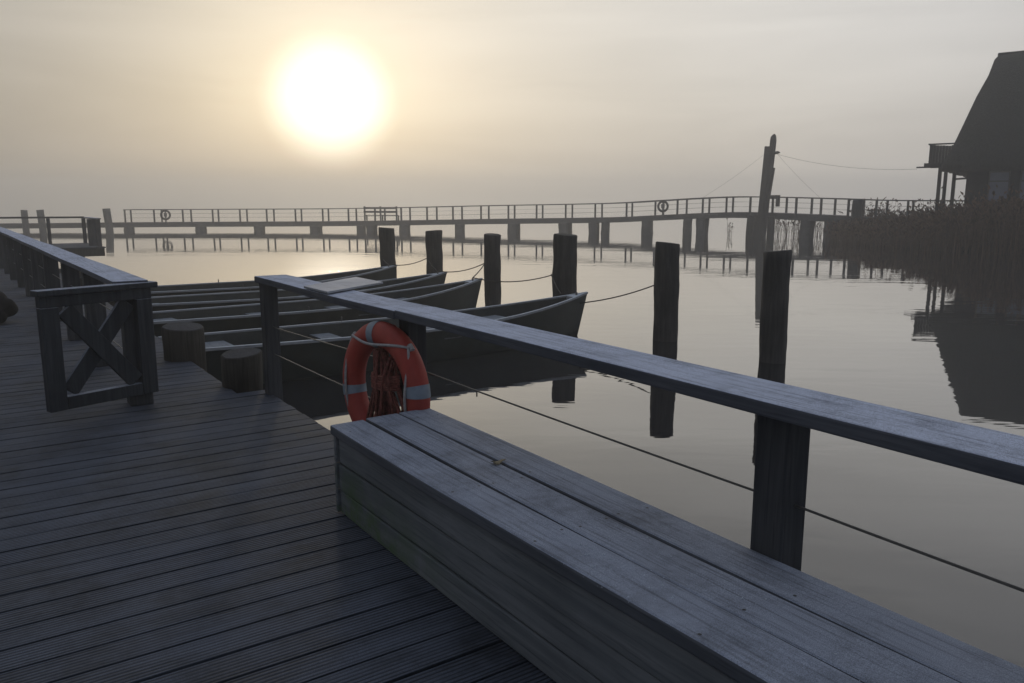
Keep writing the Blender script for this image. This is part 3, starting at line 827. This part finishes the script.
while cnt < 9500:
    x = rr.uniform(17,56); y = rr.uniform(22,53)
    if not inside(x, y, poly): continue
    if x/y > .80: continue
    # keep the house plot free
    l = Matrix.Rotation(-HR,2) @ Vector((x-HO.x, y-HO.y))
    if l.x > -.3 and l.y > -.6: continue
    if x > 30 and rr.random() < .5: continue
    edge = min(1, max(0, (x-18)/3.0))
    clump = .5+.5*math.sin(x*1.9+1.3*math.sin(y*1.1))*math.sin(y*1.7+x*.6)
    if rr.random() > .30+.70*clump: continue
    if x < 21 and rr.random() > .25+.75*edge: continue
    px = x/y; k_ = min(1, max(0, (px-.47)/.14))
    bl_ = 48.6 - (x-22.6)*.76          # where the footbridge passes
    if y > bl_+1.5: h = rr.uniform(1.3,1.9) + (.75 if rr.random() < .10 else 0)
    else: h = (rr.uniform(.6,1.3)*(1-k_) + rr.uniform(1.2,2.5)*k_) * (.85+.15*edge)
    h += .2*clump; h *= .5+.38*edge
    if rr.random() < .07: h *= rr.uniform(1.1,1.4)
    reed(mb, x, y, WATER-.1, h+.1, rr.uniform(.05,.8)*min(1,h/1.6), rr.uniform(0,6.28)); cnt += 1
tag(mb.build('reeds', M['reed']), 'dense brown reed bed in front of the thatched house', 'reeds', None, 'stuff')
mb = MB()
for k in range(150):
    x = rr.uniform(18.3,21.2); y = 57.5 - (x-18)*1.1 + rr.uniform(-.8,.8)
    reed(mb, x, y, WATER-.1, rr.uniform(.7,1.5), rr.uniform(.05,.4), rr.uniform(0,6.28))
for k in range(7):
    reed(mb, 15.6+rr.gauss(0,.15), 56.5+rr.gauss(0,.3), WATER-.1, rr.uniform(.5,1.25), rr.uniform(.02,.25), rr.uniform(0,6.28))
tag(mb.build('reeds', M['reed']), 'sparse reeds standing in the water behind the footbridge beside the mast', 'reeds', None, 'stuff')

# ------------------------------------------------------------------ air
b = MB().box(-340,340,-340,340,WATER-1.0,11.5)
hz = b.build('haze', None); tag(hz, 'pale morning mist over the lake', 'mist', None, 'stuff')
m = bpy.data.materials.new('mist'); m.use_nodes = True; nt = m.node_tree; nt.nodes.clear()
pv = nt.nodes.new('ShaderNodeVolumePrincipled'); ou = nt.nodes.new('ShaderNodeOutputMaterial'); nt.links.new(pv.outputs[0], ou.inputs['Volume'])
pv.inputs['Color'].default_value = (.985,.975,.96,1); pv.inputs['Density'].default_value = .0037; pv.inputs['Anisotropy'].default_value = .65
hz.data.materials.append(m)

# ------------------------------------------------------------------ sky and sun
SUN_EL, SUN_AZ = 6.9, -12.6
sd = Vector((math.sin(R(SUN_AZ))*math.cos(R(SUN_EL)), math.cos(R(SUN_AZ))*math.cos(R(SUN_EL)), math.sin(R(SUN_EL))))
wd = bpy.data.worlds.new('World'); sc.world = wd; wd.use_nodes = True
class WT(NT):
    def __init__(self, tree): self.t = tree; self.t.nodes.clear()
w = WT(wd.node_tree)
tc = w.n('ShaderNodeTexCoord'); nm = w.n('ShaderNodeVectorMath', operation='NORMALIZE'); w.l(tc.outputs['Generated'], nm.inputs[0])
dv = nm.outputs[0]
dt = w.n('ShaderNodeVectorMath', operation='DOT_PRODUCT'); w.l(dv, dt.inputs[0]); dt.inputs[1].default_value = sd
ca = dt.outputs['Value']
ad = w.math('MULTIPLY', w.math('ARCCOSINE', w.math('MAXIMUM', w.math('MINIMUM', ca, 1.0), -1.0)), 180/math.pi)
sx = w.n('ShaderNodeSeparateXYZ'); w.l(dv, sx.inputs[0])
el = w.math('MULTIPLY', w.math('ARCSINE', sx.outputs[2]), 180/math.pi)
def scl(col, f):
    nd = w.n('ShaderNodeVectorMath', operation='SCALE'); nd.inputs[0].default_value = col; w.l(f, nd.inputs['Scale']); return nd.outputs[0]
def add(a, b_):
    nd = w.n('ShaderNodeVectorMath', operation='ADD'); w.l(a, nd.inputs[0]); w.l(b_, nd.inputs[1]); return nd.outputs[0]
front = w.math('POWER', w.math('MULTIPLY', w.math('ADD', ca, 1.0), .5), 1.7)
hor = w.ramp(el, -2, 16)
low = w.mix(hor, (.57,.51,.42), (.76,.73,.68))
high = w.ramp(el, 16, 60)
fr = w.mix(high, low, (.47,.55,.71))
bk = (.22,.255,.33)
fog = w.mix(front, bk, fr)
bm_ = w.n('ShaderNodeMapping'); w.l(dv, bm_.inputs[0]); bm_.inputs['Scale'].default_value = (1.3, 1.3, 9.0)
bank = w.ramp(w.noise(bm_.outputs[0], 1.6, 4, .5, .5), .3, .7)
bc = w.math('ADD', w.math('MULTIPLY', bank, .17), .915)
bcc = w.n('ShaderNodeCombineColor'); [w.l(bc, bcc.inputs[i]) for i in range(3)]
fog = w.mix(1.0, fog, bcc.outputs[0], 'MULTIPLY')
core = w.math('SUBTRACT', 1.0, w.ramp(ad, 1.0, 5.1))
lowf = w.math('ADD', w.math('MULTIPLY', w.ramp(el, -1, 8), .75), .25)
g1 = w.math('MULTIPLY', w.math('EXPONENT', w.math('MULTIPLY', ad, -1/5.0)), lowf)
g2 = w.math('MULTIPLY', w.math('EXPONENT', w.math('MULTIPLY', ad, -1/15.0)), lowf)
leftd = w.math('ADD', w.math('MULTIPLY', w.ramp(sx.outputs[0], -.62, .12), .42), .58)
lcc = w.n('ShaderNodeCombineColor'); [w.l(leftd, lcc.inputs[i]) for i in range(3)]
fog = w.mix(1.0, fog, lcc.outputs[0], 'MULTIPLY')
fog = add(fog, scl((.09,.09,.095), w.math('MULTIPLY', w.ramp(sx.outputs[0], .0, .55), w.math('SUBTRACT', 1.0, high))))
fog = add(fog, scl((1.1,1.02,.9), core)); fog = add(fog, scl((.54,.45,.24), g1)); fog = add(fog, scl((.10,.085,.05), g2))
sky = w.n('ShaderNodeTexSky', sky_type='NISHITA'); sky.sun_disc = False; sky.sun_elevation = R(SUN_EL); sky.sun_rotation = R(SUN_AZ); sky.altitude = 0; sky.air_density = 1; sky.dust_density = 5; sky.ozone_density = 2
b1 = w.n('ShaderNodeBackground'); w.l(sky.outputs[0], b1.inputs[0]); b1.inputs[1].default_value = .05
b2 = w.n('ShaderNodeBackground'); w.l(fog, b2.inputs[0]); b2.inputs[1].default_value = 1.1
mx = w.n('ShaderNodeMixShader'); mx.inputs[0].default_value = .85; w.l(b1.outputs[0], mx.inputs[1]); w.l(b2.outputs[0], mx.inputs[2])
ow = w.n('ShaderNodeOutputWorld'); w.l(mx.outputs[0], ow.inputs[0])

sl = bpy.data.lights.new('sun', 'SUN'); sl.energy = .15; sl.angle = R(2.5); sl.color = (1.0,.88,.70)
so = bpy.data.objects.new('sun', sl); COL.objects.link(so); so.rotation_euler = (-sd).to_track_quat('-Z','Y').to_euler()

# ------------------------------------------------------------------ camera
cam = bpy.data.cameras.new('camera'); cam.sensor_width = 36; cam.lens = 36*785/1024; cam.clip_end = 3000; cam.clip_start = .05
co = bpy.data.objects.new('camera', cam); COL.objects.link(co); co.location = (0,0,1.5); co.rotation_euler = (math.pi/2 - math.atan(136.5/785), 0, 0)
sc.camera = co
sc.view_settings.view_transform = 'Standard'; sc.view_settings.look = 'None'; sc.view_settings.gamma = 1; sc.view_settings.exposure = 0; sc.view_settings.use_curve_mapping = False
sc.cycles.use_denoising = True; sc.cycles.max_bounces = 8; sc.cycles.volume_bounces = 2; sc.cycles.diffuse_bounces = 3; sc.cycles.glossy_bounces = 3
sc.cycles.sample_clamp_indirect = 6
